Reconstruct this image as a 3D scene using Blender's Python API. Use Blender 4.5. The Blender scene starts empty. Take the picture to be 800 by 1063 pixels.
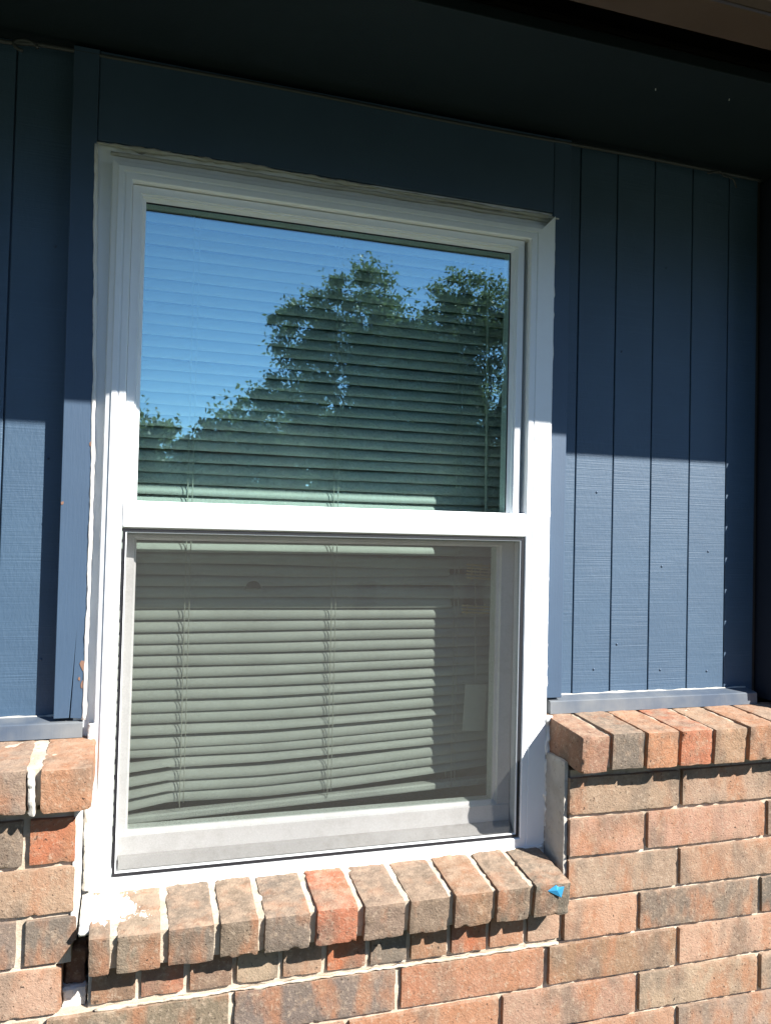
import bpy, bmesh, math, random
import numpy as np
from mathutils import Vector, Matrix, noise
random.seed(7)
S = bpy.context.scene
COL = S.collection

# ------------------------------------------------------------------ camera
cam_data = bpy.data.cameras.new('camera')
cam = bpy.data.objects.new('camera', cam_data); COL.objects.link(cam)
cd = Vector((0.2986, 0.95401, 0.02639)).normalized()
cr = Vector((0.95388, -0.29923, 0.02418)).normalized()
cu = cr.cross(cd)
M = Matrix((cr, cu, -cd)).transposed().to_4x4()
M.translation = Vector((0, -1.25, 0))
cam.matrix_world = M
cam_data.sensor_fit = 'VERTICAL'
cam_data.sensor_height = 36.0
cam_data.lens = 833.17 / 1063 * 36.0
cam_data.clip_start = 0.02
cam_data.clip_end = 2000
S.camera = cam

# ------------------------------------------------------------------ sky, sun, exposure
SUN = Vector((0.92, -1.0, 1.05)).normalized()        # towards the sun
SUN_EL = math.asin(SUN.z)
SUN_AZ = math.atan2(SUN.x, SUN.y)
w = bpy.data.worlds.new('World'); S.world = w; w.use_nodes = True
nt = w.node_tree
bg = nt.nodes['Background']
sky = nt.nodes.new('ShaderNodeTexSky'); sky.sky_type = 'NISHITA'; sky.sun_disc = False
sky.sun_elevation = SUN_EL; sky.sun_rotation = SUN_AZ
sky.altitude = 1500; sky.air_density = 0.8; sky.dust_density = 0.0; sky.ozone_density = 3.0
nt.links.new(sky.outputs[0], bg.inputs[0]); bg.inputs[1].default_value = 0.10
sd = bpy.data.lights.new('sun', 'SUN'); sd.energy = 5.0; sd.angle = math.radians(0.5); sd.color = (1.0, 0.955, 0.89)
so = bpy.data.objects.new('sun', sd); COL.objects.link(so)
so.rotation_euler = SUN.to_track_quat('Z', 'Y').to_euler(); so.location = (6, -6, 8)
S.view_settings.view_transform = 'Standard'; S.view_settings.look = 'None'
S.view_settings.gamma = 1.0; S.view_settings.use_curve_mapping = False
S.view_settings.exposure = 1.3
S.render.engine = 'CYCLES'
S.cycles.transparent_max_bounces = 16
S.cycles.max_bounces = 8; S.cycles.diffuse_bounces = 4; S.cycles.glossy_bounces = 3

# ------------------------------------------------------------------ materials
def new_mat(name):
    m = bpy.data.materials.new(name); m.use_nodes = True
    t = m.node_tree; b = t.nodes['Principled BSDF']
    return m, t, b
def N(t, kind, **kw):
    n = t.nodes.new('ShaderNode' + kind)
    for k, v in kw.items():
        if k in n.inputs: n.inputs[k].default_value = v
        else: setattr(n, k, v)
    return n
def ramp(t, src, stops):
    r = t.nodes.new('ShaderNodeValToRGB'); e = r.color_ramp.elements
    while len(e) < len(stops): e.new(0.5)
    for el, (p, c) in zip(e, stops):
        el.position = p; el.color = (c, c, c, 1) if isinstance(c, (int, float)) else (*c, 1)
    t.links.new(src, r.inputs[0]); return r.outputs[0]
def mixc(t, fac, a, b, mode='MIX'):
    n = t.nodes.new('ShaderNodeMix'); n.data_type = 'RGBA'; n.blend_type = mode
    for inp, v in ((n.inputs[0], fac), (n.inputs[6], a), (n.inputs[7], b)):
        if hasattr(v, 'is_linked') or hasattr(v, 'links'): t.links.new(v, inp)
        elif isinstance(v, (int, float)): inp.default_value = v
        else: inp.default_value = (*v, 1)
    return n.outputs[2]
def coords(t, scale=(1, 1, 1), rnd=True, world=False):
    """object-space coordinates, shifted per object so that no two pieces repeat"""
    mp = t.nodes.new('ShaderNodeMapping'); mp.inputs['Scale'].default_value = scale
    if world:
        g = t.nodes.new('ShaderNodeNewGeometry'); t.links.new(g.outputs['Position'], mp.inputs[0]); return mp.outputs[0]
    tc = t.nodes.new('ShaderNodeTexCoord'); t.links.new(tc.outputs['Object'], mp.inputs[0])
    if rnd:
        oi = t.nodes.new('ShaderNodeObjectInfo')
        mu = N(t, 'Math', operation='MULTIPLY'); mu.inputs[1].default_value = 37.0
        t.links.new(oi.outputs['Random'], mu.inputs[0])
        cb = t.nodes.new('ShaderNodeCombineXYZ')
        for i in range(3): t.links.new(mu.outputs[0], cb.inputs[i])
        t.links.new(cb.outputs[0], mp.inputs['Location'])
    return mp.outputs[0]
def nz(t, vec, scale, detail=4, rough=0.6):
    n = t.nodes.new('ShaderNodeTexNoise'); n.inputs['Scale'].default_value = scale
    n.inputs['Detail'].default_value = detail; n.inputs['Roughness'].default_value = rough
    t.links.new(vec, n.inputs['Vector']); return n.outputs['Fac']
def bump(t, b, h, strength, dist):
    n = t.nodes.new('ShaderNodeBump'); n.inputs['Strength'].default_value = strength
    n.inputs['Distance'].default_value = dist
    t.links.new(h, n.inputs['Height']); t.links.new(n.outputs[0], b.inputs['Normal'])
def addm(t, a, b, wa=1.0, wb=1.0):
    m1 = N(t, 'Math', operation='MULTIPLY'); t.links.new(a, m1.inputs[0]); m1.inputs[1].default_value = wa
    m2 = N(t, 'Math', operation='MULTIPLY_ADD'); t.links.new(b, m2.inputs[0]); m2.inputs[1].default_value = wb
    t.links.new(m1.outputs[0], m2.inputs[2]); return m2.outputs[0]

def make_brick_mat():
    m, t, b = new_mat('fired_brick')
    v = coords(t)
    oi = t.nodes.new('ShaderNodeObjectInfo')
    base = oi.outputs['Color']
    vb = coords(t, (1, 1, .45))                                       # flashing runs up and down the face
    n1 = nz(t, vb, 24, 3, .6); n2 = nz(t, v, 55, 4, .65); n3 = nz(t, v, 330, 3, .7); n4 = nz(t, v, 150, 3, .7)
    n5 = nz(t, vb, 15, 2, .55); n6 = nz(t, vb, 6, 2, .5)
    base = mixc(t, ramp(t, n6, [(.42, 0.0), (.66, .22)]), base, (.50, .375, .28))
    c = mixc(t, ramp(t, n1, [(.48, 0.0), (.64, .75)]), base, (.38, .185, .105))          # orange flash
    c = mixc(t, ramp(t, n5, [(.51, 0.0), (.64, .65)]), c, (.19, .16, .13))             # grey-brown flash
    c = mixc(t, ramp(t, n2, [(.52, 0.0), (.68, .42)]), c, (.44, .325, .235))              # buff blooms
    c = mixc(t, ramp(t, n4, [(.55, 0.0), (.68, .50)]), c, (.50, .41, .32))               # sandy grains
    c = mixc(t, ramp(t, n4, [(.30, .45), (.42, 0.0)]), c, (.15, .105, .08))               # dark grains
    c = mixc(t, ramp(t, nz(t, v, 210, 2, .5), [(.27, .9), (.34, 0.0)]), c, (.07, .05, .04))                # pits
    ge = t.nodes.new('ShaderNodeNewGeometry'); sp = t.nodes.new('ShaderNodeSeparateXYZ'); t.links.new(ge.outputs['Normal'], sp.inputs[0])
    dust = N(t, 'Math', operation='MULTIPLY'); t.links.new(ramp(t, sp.outputs[2], [(.70, 0.0), (.95, .52)]), dust.inputs[0])
    t.links.new(ramp(t, n2, [(.38, .15), (.60, 1.0)]), dust.inputs[1])
    c = mixc(t, dust.outputs[0], c, (.50, .385, .295))                                   # pale dust lying on top faces
    c = mixc(t, 1.0, c, (.81, .775, .735), 'MULTIPLY')
    t.links.new(c, b.inputs['Base Color'])
    b.inputs['Roughness'].default_value = .92
    b.inputs['Specular IOR Level'].default_value = .25
    bump(t, b, addm(t, n3, n4, .8, .7), .7, .0023)
    return m
def make_mortar_mat(name, c1, c2, c3):
    m, t, b = new_mat(name)
    v = coords(t)
    n1 = nz(t, v, 25, 4); n2 = nz(t, v, 380, 3, .7); n3 = nz(t, v, 90, 3)
    c = mixc(t, ramp(t, n1, [(.35, 0.0), (.65, 1.0)]), c1, c2)
    c = mixc(t, ramp(t, n3, [(.58, 0.0), (.72, .7)]), c, c3)
    t.links.new(c, b.inputs['Base Color']); b.inputs['Roughness'].default_value = .95
    b.inputs['Specular IOR Level'].default_value = .2
    bump(t, b, addm(t, n2, n3, .6, .8), .7, .002)
    return m
def make_paint_mat(name, col, col2, rough=.55, saw=False, chip=None, spec=.3):
    m, t, b = new_mat(name)
    v = coords(t)
    n1 = nz(t, v, 7, 4); n2 = nz(t, v, 160, 4)
    c = mixc(t, ramp(t, n1, [(.35, 0.0), (.7, 1.0)]), col, col2)
    if saw:      # rough sawn sheet: marks run across the boards, with short vertical fibres
        vs = coords(t, (5, 5, 430)); vf = coords(t, (190, 190, 70))
        s = nz(t, vs, 1.0, 3, .6); f = nz(t, vf, 1.0, 3, .6)
        patch = ramp(t, nz(t, coords(t, (6, 6, 9)), 1.0, 3), [(.38, .25), (.62, 1.0)])
        mu = N(t, 'Math', operation='MULTIPLY'); t.links.new(s, mu.inputs[0]); t.links.new(patch, mu.inputs[1]); s2 = mu.outputs[0]
        dry = ramp(t, s, [(.56, 0.0), (.72, .30)])
        c = mixc(t, dry, c, tuple(min(1, x * 1.25 + .012) for x in col2))
        bump(t, b, addm(t, s2, f, .8, .5), .55, .0020)
    else:
        g = nz(t, coords(t, (300, 300, 24)), 1.0, 3)
        bump(t, b, addm(t, n2, g, .4, .7), .3, .0010)
    if chip:
        k = nz(t, v, 34, 5, .7)
        c = mixc(t, ramp(t, k, [(.70, 0.0), (.715, 1.0)]), c, chip)
    t.links.new(c, b.inputs['Base Color'])
    b.inputs['Roughness'].default_value = rough
    b.inputs['Specular IOR Level'].default_value = spec
    return m
def make_vinyl_mat(name, col, dirt, amount=.25, rough=.38):
    m, t, b = new_mat(name)
    v = coords(t)
    n1 = nz(t, v, 9, 5, .65); n2 = nz(t, v, 60, 4, .7)
    f = ramp(t, addm(t, n1, n2, .6, .4), [(.47, 0.0), (.72, amount)])
    t.links.new(mixc(t, f, col, dirt), b.inputs['Base Color'])
    b.inputs['Roughness'].default_value = rough
    bump(t, b, n2, .12, .0006)
    return m
def make_glass_mat(name, refl, tint, wav):
    m = bpy.data.materials.new(name); m.use_nodes = True; t = m.node_tree
    t.nodes.remove(t.nodes['Principled BSDF']); out = t.nodes['Material Output']
    tr = N(t, 'BsdfTransparent'); tr.inputs[0].default_value = (*tint, 1)
    gl = N(t, 'BsdfGlossy'); gl.inputs['Roughness'].default_value = 0.0; gl.inputs['Color'].default_value = (.70, .98, 1.0, 1)
    v = coords(t, rnd=False)
    bp = t.nodes.new('ShaderNodeBump'); bp.inputs['Strength'].default_value = wav; bp.inputs['Distance'].default_value = .002
    t.links.new(nz(t, v, 7, 1, .4), bp.inputs['Height']); t.links.new(bp.outputs[0], gl.inputs['Normal'])
    ge = t.nodes.new('ShaderNodeNewGeometry'); dt = N(t, 'VectorMath', operation='DOT_PRODUCT')
    t.links.new(ge.outputs['Incoming'], dt.inputs[0]); t.links.new(ge.outputs['Normal'], dt.inputs[1])
    ab = N(t, 'Math', operation='ABSOLUTE'); t.links.new(dt.outputs['Value'], ab.inputs[0])
    iv = N(t, 'Math', operation='SUBTRACT'); iv.inputs[0].default_value = 1.0; t.links.new(ab.outputs[0], iv.inputs[1])
    pw = N(t, 'Math', operation='POWER'); t.links.new(iv.outputs[0], pw.inputs[0]); pw.inputs[1].default_value = 5.0
    mr = N(t, 'MapRange'); mr.inputs[1].default_value = 0; mr.inputs[2].default_value = 1
    mr.inputs[3].default_value = refl; mr.inputs[4].default_value = 1
    t.links.new(pw.outputs[0], mr.inputs[0])
    mx = N(t, 'MixShader')
    t.links.new(mr.outputs[0], mx.inputs[0]); t.links.new(tr.outputs[0], mx.inputs[1]); t.links.new(gl.outputs[0], mx.inputs[2])
    df = N(t, 'BsdfDiffuse'); df.inputs[0].default_value = (.6, .6, .56, 1)       # dust film
    du = ramp(t, addm(t, nz(t, v, 260, 2, .7), nz(t, v, 5, 4, .6), .5, .5), [(.50, .001), (.70, .012)])
    mx2 = N(t, 'MixShader'); t.links.new(du, mx2.inputs[0]); t.links.new(mx.outputs[0], mx2.inputs[1]); t.links.new(df.outputs[0], mx2.inputs[2])
    t.links.new(mx2.outputs[0], out.inputs[0])
    return m
def make_screen_mat():
    m = bpy.data.materials.new('fibreglass_mesh'); m.use_nodes = True; t = m.node_tree
    t.nodes.remove(t.nodes['Principled BSDF']); out = t.nodes['Material Output']
    tr = N(t, 'BsdfTransparent'); df = N(t, 'BsdfDiffuse'); df.inputs[0].default_value = (.055, .053, .050, 1)
    v = coords(t, rnd=False)
    f = ramp(t, addm(t, nz(t, v, 420, 2, .8), nz(t, v, 5, 4), .45, .55), [(.36, .39), (.64, .51)])
    mx = N(t, 'MixShader'); t.links.new(f, mx.inputs[0]); t.links.new(tr.outputs[0], mx.inputs[1]); t.links.new(df.outputs[0], mx.inputs[2])
    t.links.new(mx.outputs[0], out.inputs[0]); return m
def make_leaf_mat(name, c1, c2):
    m, t, b = new_mat(name)
    v = coords(t, world=True)
    c = mixc(t, ramp(t, nz(t, v, 1.7, 4), [(.35, 0.0), (.65, 1.0)]), c1, c2)
    t.links.new(c, b.inputs['Base Color']); b.inputs['Roughness'].default_value = .55
    tl = N(t, 'BsdfTranslucent'); t.links.new(c, tl.inputs[0])
    mx = N(t, 'MixShader'); mx.inputs[0].default_value = .58
    t.links.new(b.outputs[0], mx.inputs[1]); t.links.new(tl.outputs[0], mx.inputs[2])
    t.links.new(mx.outputs[0], t.nodes['Material Output'].inputs[0]); return m
def make_slat_mat():
    m, t, b = new_mat('blind_slat')
    v = coords(t)
    c = mixc(t, ramp(t, nz(t, v, 20, 4), [(.4, 0.0), (.75, .35)]), (.57, .57, .545), (.43, .42, .39))
    t.links.new(c, b.inputs['Base Color']); b.inputs['Roughness'].default_value = .5
    return m

BRICK = make_brick_mat()
MORTAR = make_mortar_mat('cream_mortar', (.44, .36, .27), (.56, .49, .40), (.30, .235, .175))
PARGE = make_mortar_mat('grey_parging', (.40, .37, .33), (.50, .47, .42), (.30, .26, .22))
WHITEWASH = make_mortar_mat('white_smear', (.70, .685, .65), (.60, .57, .52), (.42, .36, .30))
PALE_MORTAR = make_mortar_mat('pale_mortar', (.56, .535, .49), (.46, .43, .38), (.30, .26, .22))
NAVY = make_paint_mat('navy_trim_paint', (.029, .064, .118), (.035, .074, .132), rough=.62, spec=.75)
NAVY_SAW = make_paint_mat('navy_siding_paint', (.028, .068, .122), (.035, .080, .138), rough=.64, saw=True, spec=.8)
NAVY_SHADE = make_paint_mat('shade_darkened_navy', (.010, .016, .028), (.014, .021, .035), rough=.7, spec=.3)  # navy darkened for the wing, its shade painted into the colour
NAVY_LEDGE = make_paint_mat('dusty_navy_paint', (.060, .085, .125), (.20, .21, .21), rough=.6, spec=.5)
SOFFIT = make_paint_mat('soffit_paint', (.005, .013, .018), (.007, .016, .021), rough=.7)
BROWN = make_paint_mat('brown_fascia', (.075, .046, .030), (.090, .058, .040), rough=.6)
VINYL = make_vinyl_mat('white_vinyl', (.82, .845, .86), (.60, .58, .55), .15)
SASH_LOW = make_vinyl_mat('dusty_vinyl', (.88, .87, .85), (.58, .55, .50), .5, .5)
GRIME = make_vinyl_mat('grimy_vinyl', (.50, .49, .47), (.30, .28, .25), .7, .6)
CAULK = make_vinyl_mat('white_caulk', (.78, .77, .73), (.45, .40, .32), .5, .6)
CAULK_DIRTY = make_vinyl_mat('aged_caulk', (.50, .49, .44), (.32, .30, .26), .7, .7)
PANE_UP = make_glass_mat('coated_pane', .225, (.90, .99, .965), .03)
PANE_LOW = make_glass_mat('clear_pane', .05, (.88, .918, .893), .03)
MESH = make_screen_mat()
SLAT = make_slat_mat()
def plain(name, col, rough=.6):
    m, t, b = new_mat(name)
    v = coords(t)
    t.links.new(mixc(t, ramp(t, nz(t, v, 12, 4), [(.3, 0.0), (.7, 1.0)]), col, tuple(x * .8 for x in col)), b.inputs['Base Color'])
    b.inputs['Roughness'].default_value = rough; return m
DARK = plain('black_spline', (.012, .012, .016), .5)
CORD = plain('cord', (.55, .54, .48), .8)
PAPER = plain('paper', (.86, .84, .76), .8)
TAN = plain('tan_cane', (.80, .58, .28), .7)
WOOD = plain('bare_wood', (.22, .12, .08), .8)
TAPE = plain('blue_tape', (.04, .30, .56), .5)
ROOM = plain('room_paint', (.11, .10, .085), .9)
CABLE = plain('cable_sheath', (.05, .055, .06), .5)
SHEATH = plain('sheathing', (.05, .045, .04), .9)
ROOF = plain('shingle', (.06, .055, .05), .9)
BARK = plain('bark', (.09, .065, .045), .9)
WHITEM = plain('white_sheen', (.75, .75, .72), .5)

# ------------------------------------------------------------------ helpers
WLOC = {}
def tag(o, label=None, cat=None, group=None, kind=None):
    if label: o['label'] = label
    if cat: o['category'] = cat
    if group: o['group'] = group
    if kind: o['kind'] = kind
    return o
def thing(name, loc, label, cat, group=None):
    o = bpy.data.objects.new(name, None); COL.objects.link(o); o.empty_display_size = .05
    o.location = loc; WLOC[o.name] = Vector(loc)
    return tag(o, label, cat, group)
def add(name, me, mat, parent=None, loc=(0, 0, 0), rot=(0, 0, 0), smooth=False, color=None):
    o = bpy.data.objects.new(name, me); COL.objects.link(o)
    if mat and not me.materials: me.materials.append(mat)
    loc = Vector(loc); WLOC[o.name] = loc
    if parent: o.parent = parent; o.location = loc - WLOC[parent.name]
    else: o.location = loc
    o.rotation_euler = rot
    if color: o.color = (*color, 1)
    if smooth:
        me.polygons.foreach_set('use_smooth', [True] * len(me.polygons))
    return o
def from_bm(bm, name='m'):
    bmesh.ops.recalc_face_normals(bm, faces=bm.faces)
    me = bpy.data.meshes.new(name); bm.to_mesh(me); bm.free(); return me
def box_mesh(sx, sy, sz, bev=.0015, seg=2):
    bm = bmesh.new(); bmesh.ops.create_cube(bm, size=1)
    for v in bm.verts: v.co = Vector((v.co.x * sx, v.co.y * sy, v.co.z * sz))
    if bev: bmesh.ops.bevel(bm, geom=bm.edges[:], offset=bev, segments=seg, affect='EDGES', profile=.5)
    return from_bm(bm, 'box')
def box(name, x0, x1, y0, y1, z0, z1, mat, parent=None, bev=.0015, **kw):
    return add(name, box_mesh(x1 - x0, y1 - y0, z1 - z0, bev), mat, parent, ((x0 + x1) / 2, (y0 + y1) / 2, (z0 + z1) / 2), **kw)
def rough_mesh(sx, sy, sz, step=.006, r=.003, amp=.0012, seed=0, freq=40, chip=.003):
    """a box made of fine quads with worn, rounded and chipped edges and an uneven face"""
    n = [max(2, int(round(s / step))) for s in (sx, sy, sz)]
    h = Vector((sx / 2, sy / 2, sz / 2)); off = Vector((seed * 3.17, seed * 1.71, seed * 2.31))
    idx = {}; verts = []; faces = []
    def vid(i, j, k):
        key = (i, j, k)
        if key not in idx:
            p = Vector((-h.x + sx * i / n[0], -h.y + sy * j / n[1], -h.z + sz * k / n[2]))
            wear = noise.noise(p * 55 + off) * .5 + .5
            rr = r * (.5 + wear) + (chip * max(0, noise.noise(p * 90 - off) - .25) * 3 if chip else 0)
            rr = min(rr, min(h) * .6)
            q = Vector([max(-(h[a] - rr), min(h[a] - rr, p[a])) for a in range(3)])
            d = p - q
            if d.length > 1e-9: p = q + d.normalized() * rr
            nn = Vector([p[a] / h[a] if abs(p[a]) > h[a] * .9 else 0 for a in range(3)])
            if nn.length: p = p + nn.normalized() * amp * (noise.noise(p * freq + off) + .6 * noise.noise(p * freq * 3 + off))
            idx[key] = len(verts); verts.append(p)
        return idx[key]
    for a, b, c in ((0, 1, 2), (1, 2, 0), (2, 0, 1)):
        for side in (0, n[c]):
            for i in range(n[a]):
                for j in range(n[b]):
                    q = []
                    for (di, dj) in ((0, 0), (1, 0), (1, 1), (0, 1)):
                        k = [0, 0, 0]; k[a] = i + di; k[b] = j + dj; k[c] = side; q.append(vid(*k))
                    faces.append(q if side else q[::-1])
    me = bpy.data.meshes.new('rough'); me.from_pydata([tuple(v) for v in verts], [], faces)
    me.polygons.foreach_set('use_smooth', [True] * len(me.polygons)); me.update(); me.set_sharp_from_angle(angle=math.radians(33)); return me
def rough(name, x0, x1, y0, y1, z0, z1, mat, parent, seed=0, color=None, rot=(0, 0, 0), **kw):
    return add(name, rough_mesh(x1 - x0, y1 - y0, z1 - z0, seed=seed, **kw), mat, parent,
               ((x0 + x1) / 2, (y0 + y1) / 2, (z0 + z1) / 2), rot, color=color)
def prism_xz(pts, y0, y1, bev=.0012):
    bm = bmesh.new()
    f = bm.faces.new([bm.verts.new((x, y0, z)) for x, z in pts])
    ex = bmesh.ops.extrude_face_region(bm, geom=[f])
    bmesh.ops.translate(bm, verts=[g for g in ex['geom'] if isinstance(g, bmesh.types.BMVert)], vec=(0, y1 - y0, 0))
    bmesh.ops.recalc_face_normals(bm, faces=bm.faces)
    if bev:
        try: bmesh.ops.bevel(bm, geom=bm.edges[:], offset=bev, segments=2, affect='EDGES', profile=.5, clamp_overlap=True)
        except Exception: pass
    return from_bm(bm, 'prism')
def member(side, x0, x1, z0, z1, prof):
    """one mitred side of a rectangular frame: prof = closed loop of (outward offset, y)"""
    bm = bmesh.new(); A = []; B = []
    for o, y in prof:
        if side == 'L': p, q = (x0 - o, y, z0 - o), (x0 - o, y, z1 + o)
        elif side == 'R': p, q = (x1 + o, y, z0 - o), (x1 + o, y, z1 + o)
        elif side == 'T': p, q = (x0 - o, y, z1 + o), (x1 + o, y, z1 + o)
        else: p, q = (x0 - o, y, z0 - o), (x1 + o, y, z0 - o)
        A.append(bm.verts.new(p)); B.append(bm.verts.new(q))
    k = len(prof)
    for i in range(k):
        j = (i + 1) % k; bm.faces.new((A[i], A[j], B[j], B[i]))
    bm.faces.new(A); bm.faces.new(B[::-1])
    return from_bm(bm, 'member')
def ring(x0, x1, z0, z1, prof):
    bm = bmesh.new()
    for s in 'LRTB':
        me = member(s, x0, x1, z0, z1, prof); bm.from_mesh(me); bpy.data.meshes.remove(me)
    me = bpy.data.meshes.new('ring'); bm.to_mesh(me); bm.free(); return me
def tube_mesh(pts, rad, nseg=8, jitter=0, seed=0, flat=1.0):
    """tube along points; rad number or list"""
    vs = []; fs = []; P = [Vector(p) for p in pts]
    for i, p in enumerate(P):
        t = (P[min(i + 1, len(P) - 1)] - P[max(i - 1, 0)]).normalized()
        ref = Vector((0, 1, 0)) if abs(t.y) < .9 else Vector((1, 0, 0))
        a = t.cross(ref).normalized(); b = t.cross(a).normalized()
        r = rad[i] if isinstance(rad, (list, tuple)) else rad
        for k in range(nseg):
            an = 2 * math.pi * k / nseg
            rr = r * (1 + jitter * noise.noise(p * 60 + Vector((math.cos(an) * 1.5, math.sin(an) * 1.5, seed * 5.3))) * 1.6
                      + jitter * .8 * noise.noise(p * 170 + Vector((math.cos(an), seed, math.sin(an)))))
            vs.append(p + a * math.cos(an) * rr + b * math.sin(an) * rr * flat)
    for i in range(len(P) - 1):
        for k in range(nseg):
            k2 = (k + 1) % nseg
            fs.append((i * nseg + k, i * nseg + k2, (i + 1) * nseg + k2, (i + 1) * nseg + k))
    fs.append(tuple(range(nseg))[::-1]); fs.append(tuple((len(P) - 1) * nseg + k for k in range(nseg)))
    me = bpy.data.meshes.new('tube'); me.from_pydata([tuple(v) for v in vs], [], fs)
    me.polygons.foreach_set('use_smooth', [True] * len(me.polygons)); me.update(); return me
def lerp_pts(a, b, n): return [Vector(a).lerp(Vector(b), i / n) for i in range(n + 1)]

# ------------------------------------------------------------------ ground
GZ = -1.35
m, t, b = new_mat('lawn')
v = coords(t, world=True)
t.links.new(mixc(t, ramp(t, nz(t, v, .8, 6), [(.3, 0.0), (.7, 1.0)]), (.028, .045, .016), (.055, .060, .028)), b.inputs['Base Color'])
b.inputs['Roughness'].default_value = .9
bump(t, b, nz(t, v, 60, 3), .5, .02)
bm = bmesh.new(); bmesh.ops.create_grid(bm, x_segments=40, y_segments=40, size=600)
tag(add('ground', from_bm(bm), m, None, (0, 0, GZ)), kind='structure')

# ------------------------------------------------------------------ brick wall
BF = -.07                                    # brick face
ZL = [-.394 - .0675 * k for k in range(15)]  # bed joint lines, top down
PAL = {'buff': (.42, .29, .205), 'pink': (.42, .265, .185), 'tan': (.36, .27, .20), 'grey': (.175, .15, .125), 'red': (.40, .14, .075),
       'drab': (.225, .18, .14), 'brown': (.29, .175, .115), 'orange': (.42, .21, .125)}
def colour(key):
    c = PAL[key]; k = random.uniform(.9, 1.1); return tuple(min(.9, x * k * random.uniform(.96, 1.04)) for x in c)
wall = thing('brick_wall', (.5, BF, GZ), 'low wall of mottled buff, orange and grey bricks below the window', 'wall')
J = .0085
seed = 0
def brick(parent, x0, x1, z0, z1, key, y0=BF, y1=-.008, near=True):
    global seed; seed += 1
    dy = random.uniform(-.0012, .0012)
    return rough('brick', x0 + J / 2 + random.uniform(-.001, .001), x1 - J / 2 + random.uniform(-.001, .001), y0 + dy, y1, z0 + .0035, z1 - .0035, BRICK, parent, seed, colour(key),
                 rot=(0, random.uniform(-.004, .004), random.uniform(-.004, .004)),
                 step=.005 if near else .02, r=.0012, amp=.0009, chip=.004)
def course(k, a, b, joints, keys=None):
    z1, z0 = ZL[k], ZL[k + 1]
    xs = [a] + [j for j in sorted(joints) if a + .02 < j < b - .02] + [b]
    for i in range(len(xs) - 1):
        key = (keys or {}).get(i) or random.choice(['buff', 'buff', 'pink', 'orange', 'tan', 'drab', 'brown'])
        near = xs[i + 1] > -.35 and xs[i] < 1.25 and k < 8
        brick(wall, xs[i], xs[i + 1], z0, z1, key, near=near)
P = .2525
ODD = [.914 + P * i for i in range(-9, 6)]
EVEN = [.834 + P * i for i in range(-9, 6)]
XA, XB = -1.15, 2.1
# right pier
course(0, .6955, XB, [.916 + P * i for i in range(6)], {0: 'tan', 1: 'tan'})
course(1, .6955, XB, [.846 + P * i for i in range(6)], {0: 'pink', 1: 'pink'})
course(2, .6955, XB, ODD, {0: 'tan', 1: 'pink'})
course(3, .690, XB, EVEN, {0: 'pink', 1: 'drab', 2: 'grey'})
# left pier
course(0, XA, -.058, [-.124 - P * i for i in range(5)], {3: 'drab', 4: 'red'})
course(1, XA, -.058, [-.215 - P * i for i in range(5)], {4: 'buff'})
course(2, XA, -.130, [-.126 - P * i for i in range(5)], {3: 'grey', 4: 'grey'})
# the chipped half brick beside the hole
add('brick', prism_xz([(-.1215, ZL[3] + .004), (-.079, ZL[3] + .004), (-.066, ZL[3] + .022), (-.057, ZL[3] + .034), (-.0575, ZL[2] - .006), (-.060, ZL[2] - .003), (-.1215, ZL[2] - .004)], BF + .001, -.01), BRICK, wall, color=colour('grey'))
course(3, XA, -.070, [-.32 - P * i for i in range(4)], {3: 'tan'})
rough('mortar', -.0745, -.042, -.050, -.012, ZL[4] - .002, ZL[4] + .026, WHITEWASH, wall, 61, step=.004, r=.004, amp=.004, freq=55, chip=.01)
rough('brick', -.0725, -.044, -.040, -.006, ZL[4] + .024, ZL[3] + .006, BRICK, wall, 62, (.22, .13, .09), step=.004, r=.004, amp=.004, freq=60, chip=.01)
# headers tucked under the sill
hx = [-.040 + .0665 * i for i in range(11)]
for i, x in enumerate(hx):
    brick(wall, x, min(x + .0665, .690), ZL[4] + .003, ZL[3] - .001, ['brown', 'red', 'brown', 'tan', 'pink', 'red', 'grey', 'brown', 'red', 'pink', 'buff'][i], y0=BF + .004)
for k in range(4, 14):
    course(k, XA, XB, ODD if k % 2 == 0 else EVEN, {4: {3: 'tan', 4: 'tan', 5: 'drab', 6: 'grey', 7: 'orange', 8: 'brown'}, 5: {4: 'tan', 5: 'pink', 6: 'orange', 7: 'pink', 8: 'tan'}}.get(k))
# mortar behind the bricks
def mort(x0, x1, z0, z1, sd, y0=BF + .0068, step=.012):
    rough('mortar', x0, x1, y0, -.004, z0, z1, MORTAR, wall, sd, step=step, r=.001, amp=.0016, chip=0)
mort(XA, -.0625, ZL[3], -.386, 1); mort(XA, -.082, ZL[4], ZL[3], 2)
mort(-.040, .694, ZL[4], ZL[3] - .004, 3, y0=BF + .010); mort(.7035, XB, ZL[4], -.386, 4)
mort(XA, XB, GZ, ZL[4], 5, step=.02)
# smeared mortar lips along the bed joints of the courses below the sill
rng = random.Random(3)
for k, a, b_ in ((4, -.03, .69), (3, .0, .69)):
    pts = []
    rad = []
    x = a
    while x < b_:
        pts.append((x, BF + .004, ZL[k] - .001 + rng.uniform(-.001, .001))); rad.append(max(.0004, .0022 + .0022 * noise.noise(Vector((x * 28, k, 0))))); x += .006
    if k == 4: add('mortar_lip', tube_mesh(pts, rad, 7, .6, k), MORTAR, wall)

# parging on the two returns of the window opening
rough('parging', .6925, .6996, BF + .0065, .018, ZL[3] + .004, -.372, PARGE, wall, 21, step=.004, r=.002, amp=.0022, chip=.004)
rough('parging', -.0655, -.0565, BF + .002, .012, ZL[3] + .03, -.318, WHITEWASH, wall, 22, step=.006, r=.002, amp=.0012, chip=0)

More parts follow.
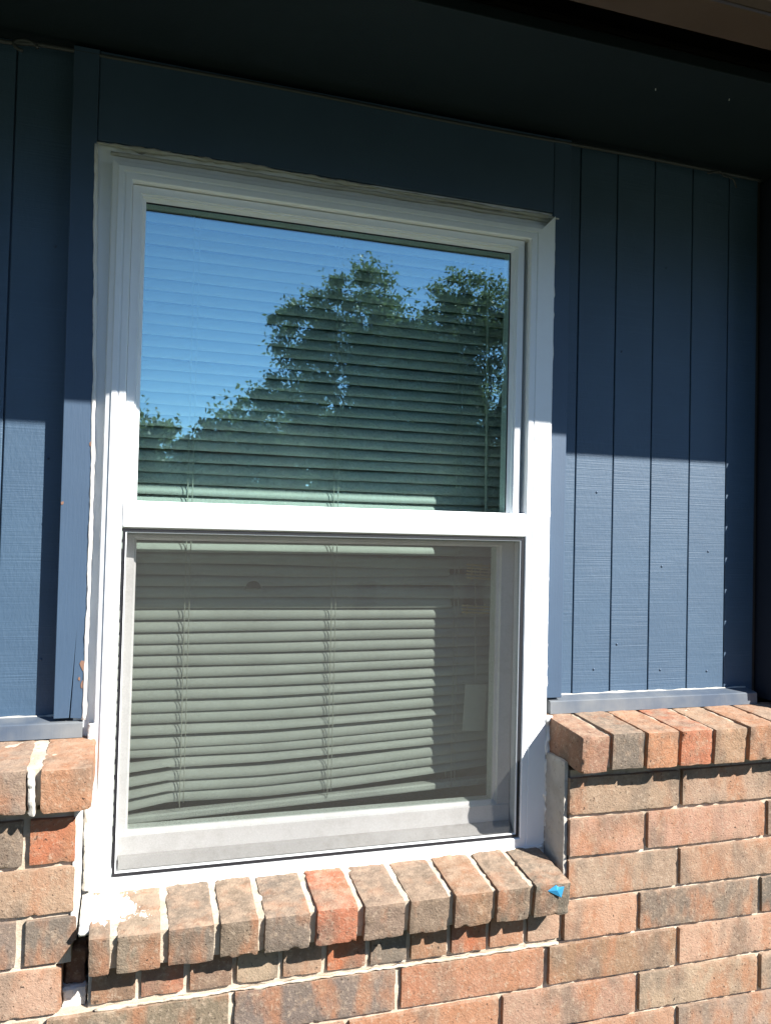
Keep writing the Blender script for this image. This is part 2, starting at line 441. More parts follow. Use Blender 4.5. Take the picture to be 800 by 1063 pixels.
# ------------------------------------------------------------------ rowlock sill and ledges
def rowlock(parent, x0, x1, zf, zb, h, key, yf, yb, sd):
    """brick on edge: front top edge at zf, back top at zb"""
    dpt = yb - yf; ang = math.atan2(zb - zf, dpt)
    cx, cy = (x0 + x1) / 2, (yf + yb) / 2
    cz = (zf + zb) / 2 - h / 2
    return add('brick', rough_mesh(x1 - x0, dpt, h, .0045, .0020, .0013, sd, chip=.006), BRICK, parent,
               (cx, cy, cz + random.uniform(-.0012, .0012)), (ang + random.uniform(-.012, .012), random.uniform(-.012, .012), random.uniform(-.01, .01)), color=colour(key))
RF = BF - .037
sill = thing('brick_sill', (.32, RF, -.60), 'sloping sill of mottled bricks on edge directly under the white window', 'window sill')
sx = [-.039, -.008, .058, .129, .191, .2655, .3356, .407, .479, .550, .614, .682]
sk = ['drab', 'drab', 'grey', 'drab', 'grey', 'red', 'drab', 'drab', 'brown', 'drab', 'grey']
sk[5] = 'red'
for i in range(11):
    g = .0046
    rowlock(sill, sx[i] + (g if i else 0), sx[i + 1] - g + (.003 if i == 10 else 0), -.547, -.531, .0535, sk[i], RF + random.uniform(-.002, .002), .012, 300 + i)
def ledge_mortar(parent, x0, x1, zf, zb, h, yf, yb, sd):
    d = yb - yf
    add('mortar', rough_mesh(x1 - x0, d, h, .007, .001, .0020, sd, freq=60, chip=0), MORTAR, parent, ((x0 + x1) / 2, (yf + yb) / 2, (zf + zb) / 2 - h / 2), (math.atan2(zb - zf, d), 0, 0))
ledge_mortar(sill, -.034, .674, -.5496, -.5340, .048, RF + .0085, .010, 41)
ledR = thing('brick_ledge', (1.2, RF, -.39), 'brick on edge ledge under the wide blue siding, right of the window', 'brick ledge')
lx = [.6985, .751, .8175, .884, .953, 1.023, 1.091, 1.160, 1.229, 1.298, 1.367, 1.436, 1.505, 1.574, 1.643, 1.712, 1.781, 1.85, 1.919, 1.988, 2.057]
lk = ['brown', 'grey', 'orange', 'red', 'pink', 'orange', 'tan']
for i in range(len(lx) - 1):
    key = lk[i] if i < len(lk) else random.choice(['pink', 'tan', 'red', 'drab'])
    rowlock(ledR, lx[i] + (.0035 if i else 0), lx[i + 1] - .0035, -.319, -.309, .060, key, RF + random.uniform(-.002, .002), .030, 330 + i)
ledge_mortar(ledR, .703, 2.05, -.3225, -.3115, .052, RF + .0075, .028, 42)
ledL = thing('brick_ledge', (-.5, RF, -.39), 'brick on edge ledge under the narrow strip of siding, left of the window', 'brick ledge')
llx = [-.0425 - .0655, -.0425]
rowlock(ledL, -.106, -.0425, -.320, -.310, .058, 'red', RF, .030, 360).color = (.42, .235, .145, 1)
x = -.1235
for i in range(14):
    rowlock(ledL, x - .066, x, -.320, -.310, .058, ['drab', 'pink', 'tan', 'red'][i % 4], RF + random.uniform(-.002, .002), .030, 361 + i); x -= .0745
ledge_mortar(ledL, x, -.060, -.3215, -.3115, .050, RF + .012, .028, 43)
# pale mortar standing in the wide joint of the left ledge, pulled away from the brick on its right
add('mortar_joint', rough_mesh(.0085, .132, .058, .0030, .002, .0030, 77, freq=80, chip=.006), PALE_MORTAR, ledL, (-.1180, RF + .068, -.3475), (.072, -.05, .02))

# ------------------------------------------------------------------ house shell behind
sh = thing('house_shell', (.5, .06, GZ), 'dark framing and sheathing of the house behind the siding', 'wall')
OX0, OX1, OZ0, OZ1 = -.066, .706, -.535, .565        # rough opening
box('sheathing', -1.2, OX0, .055, .115, GZ, .86, SHEATH, sh, 0); box('sheathing', OX1, 2.2, .055, .115, GZ, .86, SHEATH, sh, 0)
box('sheathing', OX0, OX1, .0553, .1147, GZ, OZ0, SHEATH, sh, 0); box('sheathing', OX0, OX1, .0553, .1147, OZ1, .86, SHEATH, sh, 0)
room = thing('room', (.5, 2, GZ), 'dim room seen through the gaps of the blind', 'room'); 
del room['label'], room['category']; room['kind'] = 'structure'
box('room_wall', -1.9, 2.9, 3.60, 3.66, GZ, 1.0, ROOM, room, 0); box('room_wall', -1.96, -1.9, .116, 3.66, GZ, 1.0, ROOM, room, 0)
box('room_wall', 2.9, 2.96, .116, 3.66, GZ, 1.0, ROOM, room, 0)
box('room_wall', -1.9, OX0 - .002, .117, .20, GZ, 1.0, ROOM, room, 0); box('room_wall', OX1 + .002, 2.9, .117, .20, GZ, 1.0, ROOM, room, 0)
box('room_wall', OX0 - .002, OX1 + .002, .1172, .199, GZ, -.56, ROOM, room, 0); box('room_wall', OX0 - .002, OX1 + .002, .1172, .199, .60, 1.0, ROOM, room, 0)
box('room_floor', -1.96, 2.96, .116, 3.66, GZ - .05, GZ - .001, ROOM, room, 0); box('room_ceiling', -1.96, 2.96, .116, 3.66, 1.001, 1.05, ROOM, room, 0)

# ------------------------------------------------------------------ blue siding
SY = .045
def siding(name_label, x_list, z0, z1, loc):
    o = thing('panel_siding', loc, name_label, 'siding')
    for i in range(len(x_list) - 1):
        a, b_ = x_list[i] + .0012, x_list[i + 1] - .0012
        box('plank', a, b_, SY, SY + .011, z0, z1, NAVY_SAW, o, .0012)
    box('groove_backing', x_list[0] + .002, x_list[-1] - .002, SY + .006, SY + .0098, z0 + .001, z1 - .001, NAVY, o, 0)
    return o
sR = siding('navy blue grooved siding panel, the wide stretch right of the window', [.729, .767, .8456, .9275, 1.0135, 1.0985, 1.168], -.302, .722, (.95, SY, -.302))
sL = siding('navy blue grooved siding panel, the narrow strip left of the window', [-1.15, -1.017, -.934, -.851, -.768, -.685, -.602, -.519, -.436, -.353, -.270, -.187, -.096], -.302, .722, (-.5, SY, -.302))
def nails(o, pts):
    for x, z_ in pts:
        add('nail_head', tube_mesh([(x, SY - .0009, z_), (x, SY + .001, z_)], .0022, 10), NAVY, o)
nails(sR, [(.812, .085), (.860, -.195), (.812, -.24), (.955, -.05), (1.06, -.02), (.955, -.245), (1.06, -.25), (.742, -.18), (.742, .02), (.86, .35), (.955, .52)])
nails(sL, [(-.125, .10), (-.125, -.20), (-.20, -.03), (-.20, -.25), (-.125, .42)])
# trim boards
TY = .015
def poly_board(pts, label, cat='trim board', mat=NAVY, y0=TY, y1=SY - .0005):
    o = add('trim_board', prism_xz(pts, y0, y1, .0015), mat); return tag(o, label, cat)
lt = poly_board([(-.1025, -.282), (-.0815, -.282), (-.0745, -.150), (-.0798, -.282), (-.0625, -.284), (-.0600, -.2), (-.0600, .10), (-.0700, .572), (-.0700, .715), (-.1060, .715), (-.1030, .1)],
           'split navy blue trim board with peeling spots along the left side of the window')
tag(box('trim_board', .6965, .7305, TY + .001, SY - .0005, -.283, .715, NAVY), 'narrow navy blue trim board along the right side of the window', 'trim board')
tag(box('trim_board', -.0695, .6960, TY + .002, SY - .001, .579, .715, NAVY), 'dark navy header board between the window top and the soffit', 'trim board')
def ledge_trim(x0, x1, label):
    bm = bmesh.new(); A = []; B = []
    for y, z in ((TY - .003, -.310), (TY - .002, -.2895), (TY, -.288), (SY, -.2835), (SY, -.310)):
        A.append(bm.verts.new((x0, y, z))); B.append(bm.verts.new((x1, y, z)))
    for i in range(5): bm.faces.new((A[i], A[(i + 1) % 5], B[(i + 1) % 5], B[i]))
    bm.faces.new(A); bm.faces.new(B[::-1])
    o = add('ledge_trim', from_bm(bm), NAVY_LEDGE); tag(o, label, 'trim board')
    pts = [(x0 + (x1 - x0) * i / 120, TY + .012, -.2863 + .0006 * math.sin(i * .7)) for i in range(121)]
    add('dust_line', tube_mesh([(p[0], SY - .001, -.2838) for p in pts], [.0018 + .0018 * noise.noise(Vector((p[0] * 25, 0, 4))) for p in pts], 7, .5, 3), CAULK_DIRTY, o)
ledge_trim(.7065, 1.150, 'dusty blue trim strip on the ledge, right of the window')
ledge_trim(-1.15, -.0620, 'dusty blue trim strip on the ledge, left of the window')
# peeled paint on the left trim board
def flake(x, z, s, sd):
    r_ = random.Random(sd); pts = []
    for i in range(9):
        a = 2 * math.pi * i / 9; rr = s * r_.uniform(.55, 1.1); pts.append((x + rr * math.cos(a) * .55, z + rr * math.sin(a)))
    add('peeled_spot', prism_xz(pts, TY - .0008, TY + .001, 0), WOOD, lt)
for a in ((-.0640, .122, .0045, 1), (-.1005, .033, .0035, 2), (-.0650, -.205, .009, 3), (-.0640, -.232, .007, 4), (-.0690, -.225, .003, 5)): flake(*a)

# lap sided wing on the right, standing a little proud of the panel siding
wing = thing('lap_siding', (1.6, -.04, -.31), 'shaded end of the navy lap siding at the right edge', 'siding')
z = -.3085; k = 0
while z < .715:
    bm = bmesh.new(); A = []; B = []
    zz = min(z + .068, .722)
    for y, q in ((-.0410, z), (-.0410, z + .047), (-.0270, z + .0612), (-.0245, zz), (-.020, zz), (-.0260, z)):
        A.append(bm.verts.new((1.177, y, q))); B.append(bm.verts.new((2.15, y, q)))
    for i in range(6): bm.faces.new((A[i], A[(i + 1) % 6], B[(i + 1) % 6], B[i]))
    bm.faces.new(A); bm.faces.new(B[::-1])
    add('lap_board', from_bm(bm), NAVY_SHADE, wing); z += .0612; k += 1
box('corner_post', 1.1795, 2.15, -.0185, .054, -.305, .721, NAVY_SHADE, wing)

# ------------------------------------------------------------------ eave
eave = thing('roof_eave', (.5, -.2, .66), 'dark eave with soffit, brown fascia and gutter over the window', 'eave')
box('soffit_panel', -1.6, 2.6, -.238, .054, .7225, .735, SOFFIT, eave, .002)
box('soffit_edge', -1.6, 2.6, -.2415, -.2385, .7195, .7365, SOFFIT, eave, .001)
box('fascia', -1.6, 2.6, -.4425, -.383, .6616, .800, BROWN, eave, .004)
bm = bmesh.new(); A = []; B = []
gp = [(-.4435, .800), (-.4435, .6660), (-.452, .6730), (-.500, .7300), (-.545, .7790), (-.552, .845), (-.545, .845), (-.53, .80), (-.45, .795)]
for y, q in gp: A.append(bm.verts.new((-1.6, y, q))); B.append(bm.verts.new((2.6, y, q)))
for i in range(len(gp)): bm.faces.new((A[i], A[(i + 1) % len(gp)], B[(i + 1) % len(gp)], B[i]))
add('gutter', from_bm(bm), BROWN, eave)
me = bpy.data.meshes.new('roof')
vs = [(x, y, z_) for x in (-1.7, 2.7) for y, z_ in ((-.52, .802), (3.7, 2.2), (3.7, 2.27), (-.52, .872))]
me.from_pydata(vs, [], [(0, 1, 5, 4), (1, 2, 6, 5), (2, 3, 7, 6), (3, 0, 4, 7), (0, 3, 2, 1), (4, 5, 6, 7)])
add('roof_deck', me, ROOF, eave)
box('eave_return', -1.61, -1.602, -.44, .05, .70, .81, BROWN, eave, 0); box('eave_return', 2.602, 2.61, -.44, .05, .70, .81, BROWN, eave, 0)
for fx, fy in ((.775, -.165), (.905, -.180)):
    add('paint_fleck', tube_mesh([(fx, fy, .7222), (fx + .002, fy + .003, .7218), (fx + .003, fy + .004, .722)], .0006, 5), CAULK, eave)
# cable tacked along the top of the wall
cp = []
for i in range(161):
    x = -1.1 + 2.25 * i / 160
    zz = .7085 + .0012 * math.sin(x * 9) - (.006 * math.exp(-((x + .20) / .03) ** 2))
    cp.append((x, .028 - .010, zz))
cable = tag(add('cable', tube_mesh(cp, .0032, 8), CABLE), 'thin dark cable tacked along the top of the wall under the soffit', 'cable')
cl = [( -.172 + .016 * math.cos(a), .016, .700 + .008 * math.sin(a)) for a in [i * .3 for i in range(16)]]
add('loop', tube_mesh(cl, .0026, 7), CABLE, cable)
cl = [(1.02 + .07 * i / 14, .012 + .004 * math.sin(i), .700 - .0012 * i + .012 * math.sin(i / 14 * 3.1)) for i in range(15)]
add('loose_end', tube_mesh(cl, .0016, 7), CABLE, cable)

# ------------------------------------------------------------------ window
win = thing('window', (.315, .02, -.535), 'white vinyl single hung window with blue sky mirrored in its top pane', 'window')
FX0, FX1, FZ0, FZ1 = -.0165, .6455, -.5155, .519
fp = [(0, .060), (0, .0015), (.0015, 0), (.0095, 0), (.0105, .0014), (.0125, .0014), (.0135, 0), (.0205, .0002), (.0225, .0030), (.0285, .0050), (.0300, .0075), (.0300, .0205), (.0312, .0220), (.048, .0220), (.048, .0300), (.031, .0300), (.031, .060)]
fr_ = fp[:8] + [(.0455, .0008), (.0475, .0030), (.0475, .0300), (.031, .0300), (.031, .060)]
for s, nm, pf in (('L', 'frame_jamb', [(.0595 if o == .048 else o, y) for o, y in fp]), ('R', 'frame_jamb', fr_), ('T', 'frame_head', [(.0595 if o == .048 else o, y) for o, y in fp])):
    add(nm, member(s, FX0, FX1, FZ0, FZ1, pf), VINYL, win)
fb = [(0, .060), (0, .0015), (.0015, 0), (.018, 0), (.0195, .0015), (.0195, .060)]
add('frame_sill', member('B', FX0, FX1, FZ0, FZ1, fb), VINYL, win)
# upper sash
ux0, ux1, uz0, uz1 = .0035, .6185, .040, .498
up = [(0, .030), (0, .0225), (.0045, .0195), (.0055, .0150), (.0075, .0150), (.0080, .0120), (.0195, .0115), (.0196, .0500), (0, .0500)]
us = add('upper_sash', ring(ux0, ux1, uz0, uz1, up), VINYL, win)
box('pane', ux0 - .003, ux1 + .003, .0255, .0285, uz0 - .003, uz1 + .003, PANE_UP, us, 0)
box('glazing_seal', ux0 + .0002, ux1 - .0002, .0240, .0252, uz1 - .0022, uz1 + .001, DARK, us, 0)
box('glazing_seal', ux1 - .0020, ux1 + .001, .0240, .0252, uz0 + .001, uz1 - .0025, DARK, us, 0)
# meeting rail in front of both sashes
mr = box('meeting_rail', FX0 + .0005, FX1 - .0005, -.0012, .050, -.0005, .0395, VINYL, win, .0025)
# lower sash
lx0, lx1, lz0, lz1 = .0055, .6160, -.4640, -.0195
lp = [(0, .060), (0, .0500), (.004, .0470), (.005, .0420), (.0285, .0405), (.0285, .075), (0, .075)]
bm = bmesh.new()
for s in 'LRT':
    me = member(s, lx0, lx1, lz0, lz1, [(o * .72 if s != 'R' else o, y) for o, y in lp]); bm.from_mesh(me); bpy.data.meshes.remove(me)
me = bpy.data.meshes.new('ls'); bm.to_mesh(me); bm.free()
ls = add('lower_sash', me, SASH_LOW, win)
# bottom rail with a sloping foot
bm = bmesh.new(); A = []; B = []
rp = [(.075, lz0), (.050, lz0), (.046, lz0 - .004), (.0400, lz0 - .006), (.0385, lz0 - .0325), (.0385, lz0 - .040), (.075, lz0 - .040)]
for y, q in rp: A.append(bm.verts.new((FX0 + .002, y, q))); B.append(bm.verts.new((FX1 - .002, y, q)))
for i in range(len(rp)): bm.faces.new((A[i], A[(i + 1) % len(rp)], B[(i + 1) % len(rp)], B[i]))
bm.faces.new(A); bm.faces.new(B[::-1])
add('bottom_rail', from_bm(bm), SASH_LOW, ls)
bm = bmesh.new(); A = []; B = []
rp = [(.0383, lz0 - .0327), (.0330, lz0 - .0350), (.0230, lz0 - .0485), (.0383, lz0 - .0485)]
for y, q in rp: A.append(bm.verts.new((FX0 + .010, y, q))); B.append(bm.verts.new((FX1 - .004, y, q)))
for i in range(4): bm.faces.new((A[i], A[(i + 1) % 4], B[(i + 1) % 4], B[i]))
bm.faces.new(A); bm.faces.new(B[::-1])
add('sill_foot', from_bm(bm), GRIME, ls)
box('pane', lx0 - .003, lx1 + .003, .0530, .0560, lz0 - .001, lz1 + .002, PANE_LOW, ls, 0)
box('track', FX1 - .0010, FX1 + .004, .010, .040, FZ0 + .03, -.002, VINYL, win, .001)
# caulk around the frame
def bead(pts, rad, mat, sd, jit=.45):
    P_ = [Vector(pts[i]).lerp(Vector(pts[i + 1]), k / 40) for i in range(len(pts) - 1) for k in range(41 if i == len(pts) - 2 else 40)]
    P_ = [p + Vector((noise.noise(p * 13 + Vector((sd, 0, 0))) * .0012 + noise.noise(p * 47 + Vector((sd, 3, 0))) * .0006, 0, noise.noise(p * 17 + Vector((0, sd, 9))) * .0012)) for p in P_]
    return add('caulk_bead', tube_mesh(P_, rad, 8, jit, sd), mat, win)
bead([(-.0610, TY + .001, -.285), (-.0605, TY + .001, 0), (-.0605, TY + .001, .10), (-.0705, TY + .001, .572)], .0030, CAULK, 1, .35)
bead([(-.0705, TY + .002, .574), (.15, TY + .002, .5755), (.40, TY + .002, .5720), (.7075, TY + .002, .5685)], [max(.0006, .0024 + .0034 * noise.noise(Vector((i_ * .11, 2.2, 0)))) for i_ in range(121)], CAULK_DIRTY, 2, .6)
bead([(-.050, .0195, .5635), (.2, .0195, .5640), (.70, .0195, .5635)], .0032, CAULK_DIRTY, 12, .2)
bead([(.6945, .0135, -.285), (.6945, .0135, .1), (.6950, .0135, .569)], .0034, CAULK, 3)
bead([(.6955, .002, -.524), (.6955, .002, -.42), (.6960, .003, -.31)], .0048, CAULK, 4, .7)
bead([(-.030, .001, -.5345), (.2, .001, -.5350), (.45, .001, -.5345), (.690, .001, -.5340)], .0036, CAULK, 5, .5)
bead([(-.0485, .008, -.53), (-.049, .008, -.4), (-.049, .010, -.29)], .0060, WHITEWASH, 6, .4)
# white smear over the first bricks of the sill
def smear(name, cx, cy, cz, rx, ry, h, sd, slope, parent, mat=WHITEWASH):
    vs = []; fs = []; n = 22
    for i in range(n + 1):
        for j in range(n + 1):
            a = -1 + 2 * i / n; c = -1 + 2 * j / n
            p = Vector((a * 2.2, c * 2.2, sd))
            rr = math.hypot(a, c) + .35 * noise.noise(p * 1.3)
            q = max(-.4, (1 - rr)) * h + .0016 * noise.noise(p * 4) + .0010 * noise.noise(p * 9)
            vs.append((cx + a * rx, cy + c * ry, cz + q + slope * c * ry))
    for i in range(n):
        for j in range(n):
            k = i * (n + 1) + j; fs.append((k, k + n + 1, k + n + 2, k + 1))
    k0 = len(vs); 
    me = bpy.data.meshes.new('smear'); me.from_pydata(vs, [], fs); me.polygons.foreach_set('use_smooth', [True] * len(fs)); me.update()
    o = add(name, me, mat, parent); md = o.modifiers.new('solid', 'SOLIDIFY'); md.thickness = .006; md.offset = -1; return o
smear('mortar_smear', -.028, -.040, -.5400, .026, .046, .0060, 3, .142, sill)
smear('mortar_smear', .004, -.040, -.5395, .022, .034, .0022, 5, .142, sill)
smear('mortar_smear', .030, -.066, -.5432, .016, .014, .0014, 8, .142, sill)

# ------------------------------------------------------------------ insect screen
scr = thing('insect_screen', (.315, .004, -.51), 'grey mesh insect screen set over the lower half of the window', 'screen')
gx0, gx1, gz0, gz1 = FX0 + .0018, FX1 - .0018, FZ0 + .0018, -.0025
SP = [(0, .0100), (0, .0045), (.0016, .0042), (.0016, .0100)]
fr = add('screen_frame', ring(gx0 + .0056, gx1 - .0056, gz0 + .0056, gz1 - .0056, SP), VINYL, scr)
add('spline', ring(gx0 + .0039, gx1 - .0039, gz0 + .0039, gz1 - .0039, [(0, .0095), (0, .0030), (.0040, .0030), (.0040, .0095)]), DARK, scr)
me = bpy.data.meshes.new('cloth')
me.from_pydata([(gx0 + .005, .0074, gz0 + .005), (gx1 - .005, .0074, gz0 + .005), (gx1 - .005, .0074, gz1 - .005), (gx0 + .005, .0074, gz1 - .005)], [], [(0, 1, 2, 3)])
add('mesh_cloth', me, MESH, scr)

# ------------------------------------------------------------------ venetian blind
BY = .128
bl = thing('venetian_blind', (.32, BY, -.50), 'pale venetian blind with bent and sagging lower slats behind the window', 'blind')
box('headrail', -.062, .702, BY - .018, BY + .018, .548, .575, WHITEM, bl)
PITCH = .0188; BX0, BX1 = -.060, .690
rb = random.Random(11)
def slat(i, zc, tilt, x0, x1, zfun=None, tfun=None):
    nx = 60; vs = []; fs = []; wd = .0236; na = 5
    for a in range(nx + 1):
        x = x0 + (x1 - x0) * a / nx
        z_ = zc + (zfun(x) if zfun else 0); tl = tilt + (tfun(x) if tfun else 0)
        for lay in (0, 1):
            for c in range(na):
                s_ = (c / (na - 1) - .5) * wd
                crown = .0042 * (1 - (2 * c / (na - 1) - 1) ** 2) - lay * .0005
                # tilt: outer edge (towards -y) hangs low
                yy = s_ * math.cos(tl) - crown * math.sin(tl); zz = s_ * math.sin(tl) + crown * math.cos(tl)
                vs.append((x, BY + yy, z_ + zz))
    st = 2 * na
    for a in range(nx):
        for c in range(na - 1):
            p = a * st + c; fs.append((p, p + 1, p + st + 1, p + st))
            p = a * st + na + c; fs.append((p, p + st, p + st + 1, p + 1))
        fs.append((a * st, a * st + st, a * st + st + na, a * st + na))
        fs.append((a * st + na - 1, a * st + 2 * na - 1, a * st + st + 2 * na - 1, a * st + st + na - 1))
    me = bpy.data.meshes.new('slat'); me.from_pydata(vs, [], fs)
    me.polygons.foreach_set('use_smooth', [True] * len(fs)); me.update()
    return add('slat', me, SLAT, bl)
ztop = .535
nslat = 54
for i in range(nslat):
    zc = ztop - PITCH * i + rb.uniform(-.0005, .0005)
    tilt = math.radians(61 + rb.uniform(-2.5, 2.5))
    if zc < -.33: zc += rb.uniform(-.0035, .0025); tilt += math.radians(rb.uniform(-10, 4))
    x1 = BX1; d = max(0, min(1, (-.13 - zc) / .33))          # how far down the damaged stretch
    ph = rb.uniform(0, 6)
    def zf(x, d=d, ph=ph, zc=zc, i=i):
        v_ = .0008 * math.sin(x * 7 + ph)
        if d > 0:
            v_ += d * (.075 * max(0, x - .22) ** 1.25 + .010 * max(0, .2 - x))
            if d > .72 and x < .075: v_ -= .22 * (.075 - x) * (d - .55) * 2
        if -.115 < zc < -.03: v_ += .004 * math.sin(x * 5 + i * 1.7) * (x > .1) * min(1, (x - .1) * 3) if x > .1 else 0
        return v_
    def tf(x, d=d, ph=ph, i=i, zc=zc):
        q = math.radians(3) * math.sin(x * 5 + ph)
        if d > .35: q -= math.radians(30) * d * max(0, math.sin(x * 4.0 + ph * .3 + i * 1.9)) * min(1, max(0, x - .05) * 4)
        if d > .75 and x < .07: q -= math.radians(25)
        return q
    if -.085 < zc < -.06: x1 = .555
    if -.140 < zc < -.118: x1 = .560
    if d > .97: break
    slat(i, zc, tilt, BX0, x1, zf, tf)
zbot = zc
add('bottom_rail', box_mesh(.74, .022, .012, .003), WHITEM, bl, (.315, BY, zbot - .004), (0, -.035, 0))
for cx_ in (.082, .330, .560):
    for yy, rr in ((BY - .0135, .00075), (BY + .0135, .00075)):
        add('ladder_cord', tube_mesh(lerp_pts((cx_, yy, .55), (cx_ + .004, yy, zbot), 60), rr, 6), CORD, bl)
    for i in range(nslat - 2):      # small twists of cord where the ladder meets each slat
        if i % 1 == 0 and cx_ < .6:
            z_ = ztop - PITCH * i - .004
    add('lift_cord', tube_mesh(lerp_pts((cx_ + .009, BY - .0150, .55), (cx_ + .010, BY - .0150, zbot + .01), 40), .0007, 6), CORD, bl)
add('tilt_wand', tube_mesh(lerp_pts((.612, BY - .022, .55), (.618, BY - .024, -.02), 30), .0030, 8), CORD, bl)
add('pull_cord', tube_mesh(lerp_pts((.655, BY - .020, .55), (.652, BY - .022, -.22), 30), .0012, 6), CORD, bl)
add('pull_cord', tube_mesh(lerp_pts((.600, BY - .019, -.05), (.606, BY - .020, -.275), 30), .0011, 6), CORD, bl)
tg = add('paper_tag', box_mesh(.043, .0012, .084, .0003), PAPER, None, (.603, BY - .0235, -.314), (0, .05, 0))
tag(tg, 'small pale paper tag hanging in the lower right of the blind', 'tag')
# tan ribbed bits showing past the shortened slats
for (x0, z0, n_, lab) in ((.583, -.080, 5, 'upper tan ribbed cane piece showing in the gap of the bent blind'), (.575, -.143, 3, 'lower tan ribbed cane piece showing in the gap of the bent blind')):
    c_ = thing('cane_piece', (x0, BY - .02, z0), lab, 'cane weave', 'cane bits behind the blind')
    for k in range(n_):
        add('cane', tube_mesh(lerp_pts((x0, BY - .020, z0 + .0058 * k + .003), (x0 + .055, BY - .022, z0 + .0058 * k), 6), .0018, 6), TAN, c_)
    for k in range(3):
        add('cane', tube_mesh(lerp_pts((x0 + .01 + .017 * k, BY - .0185, z0 - .002), (x0 + .012 + .017 * k, BY - .0185, z0 + .0058 * n_), 4), .0011, 6), TAN, c_)
hd = [(.196 + .0135 * math.cos(a), -.0985 + .0125 * math.sin(a)) for a in [math.pi * k / 10 for k in range(11)]]
add('dark_half_disc', prism_xz(hd, BY - .0165, BY - .0155, 0), SHEATH, bl)  # flat dark half disc set just in front of the slats
stool = tag(box('window_stool', -.064, .704, .078, .185, -.530, -.5045, WHITEM, None, .004), 'white inside sill board below the bottom of the blind', 'sill board')

# ------------------------------------------------------------------ blue tape scrap on the last sill brick
me = bpy.data.meshes.new('tape')
tp = [(.6385, 0, -.5565), (.6525, -.002, -.5480), (.6575, 0, -.5525), (.6665, -.003, -.5515), (.6625, -.001, -.5690), (.6535, -.0035, -.5560)]
tp = tp + [(x, y + .0006, z) for x, y, z in tp]
me.from_pydata(tp, [], [(i, (i + 1) % 5, 5) for i in range(5)] + [((i + 1) % 5 + 6, i + 6, 11) for i in range(5)] + [(i, i + 6, (i + 1) % 5 + 6, (i + 1) % 5) for i in range(5)])
tag(add('tape_scrap', me, TAPE, None, (0, RF - .0035, 0), (0, 0, 0)), 'small torn scrap of blue tape on the end sill brick', 'tape')

# ------------------------------------------------------------------ trees across the yard (front ones mirrored in the glass, side ones added out of view)
LEAF = [make_leaf_mat('leaf_dark', (.075, .110, .050), (.125, .155, .075)), make_leaf_mat('leaf_mid', (.080, .115, .052), (.13, .16, .08))]
def tree(loc, h, lobes, nleaf, leaf, label, sd, mat):
    r_ = np.random.default_rng(sd); rr = random.Random(sd)
    o = thing('tree', loc, label, 'tree', 'trees across the yard')
    L = Vector(loc)
    bm = bmesh.new()
    def limb(a, b_, r0, r1):
        P_ = [Vector(a).lerp(Vector(b_), k / 6) + Vector((rr.uniform(-1, 1), rr.uniform(-1, 1), 0)) * .05 * (0 < k < 6) for k in range(7)]
        me = tube_mesh(P_, [r0 + (r1 - r0) * k / 6 for k in range(7)], 7, .15, sd); bm.from_mesh(me); bpy.data.meshes.remove(me)
    limb((0, 0, -.1), (0.1, 0, h * .42), .20, .13)
    for (x, y, z_, rad) in lobes:
        limb((0.05, 0, h * rr.uniform(.25, .42)), (x, y, z_), .09, .025)
        for q in range(4):
            limb((x * .6, y * .6, z_ * .8 + h * .05), (x + rr.uniform(-.8, .8) * rad, y + rr.uniform(-.8, .8) * rad, z_ + rr.uniform(-.3, .8) * rad), .03, .008)
    me = bpy.data.meshes.new('trunk'); bm.to_mesh(me); bm.free()
    add('trunk', me, BARK, o, loc)
    tot = sum(l[3] ** 2 for l in lobes); C_ = []
    for (x, y, z_, rad) in lobes:
        ncl = max(8, int(150 * rad ** 2 / tot * 3))
        n = int(nleaf * rad ** 2 / tot)
        d = r_.normal(size=(ncl, 3)); d /= np.linalg.norm(d, axis=1)[:, None]
        cen = np.array([x, y, z_]) + d * (rad * r_.uniform(.35, 1.05, size=(ncl, 1))) * np.array([1, 1, .85])
        pick = r_.integers(0, ncl, n); sc = r_.uniform(.14, .36, ncl)[pick] * rad * .8
        C_.append(cen[pick] + r_.normal(size=(n, 3)) * sc[:, None] * np.array([.6, .6, .45]))
        m_ = n // 9; dd = r_.normal(size=(m_, 3)); dd /= np.linalg.norm(dd, axis=1)[:, None]        # loose outer sprays
        twig = r_.integers(0, 60, m_); tw = r_.normal(size=(60, 3)); tw /= np.linalg.norm(tw, axis=1)[:, None]
        C_.append(np.array([x, y, z_]) + tw[twig] * rad * r_.uniform(.6, 1.12, size=(m_, 1)) + dd * rad * .08)
    C_ = np.concatenate(C_); n = len(C_)
    u = r_.normal(size=(n, 3)); u /= np.linalg.norm(u, axis=1)[:, None]
    v_ = np.cross(u, r_.normal(size=(n, 3))); v_ /= np.linalg.norm(v_, axis=1)[:, None]
    s = leaf * r_.uniform(.6, 1.3, size=(n, 1))
    vs = np.stack([C_ - u * s, C_ + v_ * s * .5, C_ + u * s, C_ - v_ * s * .5], 1).reshape(-1, 3)
    me = bpy.data.meshes.new('crown'); me.vertices.add(n * 4); me.vertices.foreach_set('co', vs.ravel())
    me.loops.add(n * 4); me.loops.foreach_set('vertex_index', np.arange(n * 4)); me.polygons.add(n)
    me.polygons.foreach_set('loop_start', np.arange(n) * 4); me.polygons.foreach_set('loop_total', np.full(n, 4)); me.update()
    add('crown', me, mat, o, loc)
    return o
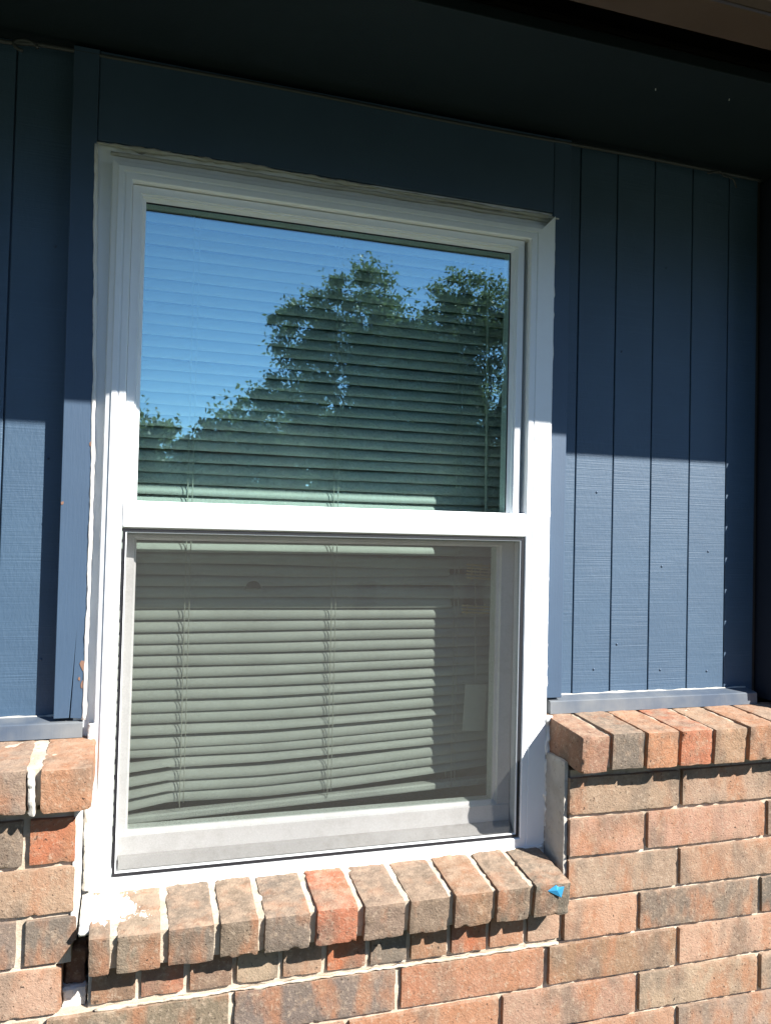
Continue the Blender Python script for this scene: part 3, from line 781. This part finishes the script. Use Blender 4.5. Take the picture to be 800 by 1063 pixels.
tree((3.9, -12.2, GZ), 6.5, [(-.2, 0, 5.15, .95), (-1.25, .3, 4.7, .7), (.9, -.2, 4.6, .95), (-.6, 0, 3.6, 1.2), (.7, .2, 3.3, 1.2), (-1.75, -.2, 3.6, .5), (0, .4, 2.2, 1.2), (-1.3, .3, 1.3, 1.1), (1.3, .3, 1.3, 1.1)], 85000, .040, 'tall leafy tree mirrored in the middle of the upper pane', 1, LEAF[0])
tree((5.9, -12.0, GZ), 6.5, [(-.3, 0, 5.25, .85), (.8, .2, 5.05, 1.0), (-.9, 0, 4.4, .95), (1.7, 0, 4.4, .9), (.2, .1, 3.6, 1.2), (1.5, 0, 3.4, 1.1), (0, .4, 2.0, 1.3), (1.5, .3, 1.3, 1.2)], 80000, .040, 'loose leafy tree mirrored at the right edge of the upper pane', 2, LEAF[1])
spots = [(-2.5, -26, 6.3, 3, 'rounded', 'left of the low one'), (1.5, -28, 6.2, 4, 'low', 'left of the tall mirrored tree'), (4.6, -27, 6.6, 5, 'broad', 'behind the tall mirrored tree'), (8.5, -26, 7.0, 6, 'dense', 'behind the loose mirrored tree'),
         (13, -27, 7.4, 7, 'full', 'right of the loose tree'), (18, -26, 7.4, 8, 'wide', 'at the far right end'), (-7, -27, 7.0, 9, 'plain', 'at the far left end'),
         (-8.5, -19, 8.0, 10, 'big', 'unseen sky blocker added on the left, farthest'), (-9, -13, 8.2, 11, 'big', 'unseen sky blocker added on the left, middle'), (-8.5, -7.5, 8.0, 12, 'big', 'unseen sky blocker added on the left, nearest'), (-4.5, -16, 6.6, 13, 'bushy', 'nearer than the row'),
         (21, -19, 7.5, 14, 'big', 'unseen sky blocker added on the right, farthest'), (22, -12, 7.5, 15, 'big', 'unseen sky blocker added on the right, middle'), (20, -5, 7.0, 16, 'big', 'unseen sky blocker added on the right, nearest')]  # big side trees are added unseen, to block low sky and deepen the shade
for i, (x, y, h, sd, a_, b_) in enumerate(spots):
    r_ = random.Random(sd)
    lob = [(r_.uniform(-1.7, 1.7), r_.uniform(-1, 1), h * r_.uniform(.35, .82), r_.uniform(.9, 1.5)) for k in range(8)] + [(-1.6, 0, 1.2, 1.4), (1.6, 0, 1.2, 1.4), (0, .3, 2.2, 1.5), (-.8, 0, 3.2, 1.3), (.9, 0, 3.0, 1.3)]
    if y < -25: h *= .93; lob = [(a, b, c * .93, d) for a, b, c, d in lob]
    tree((x, y, GZ), h, lob, 22000, .11, a_ + ' green tree across the yard, ' + b_, sd, LEAF[i % 2])
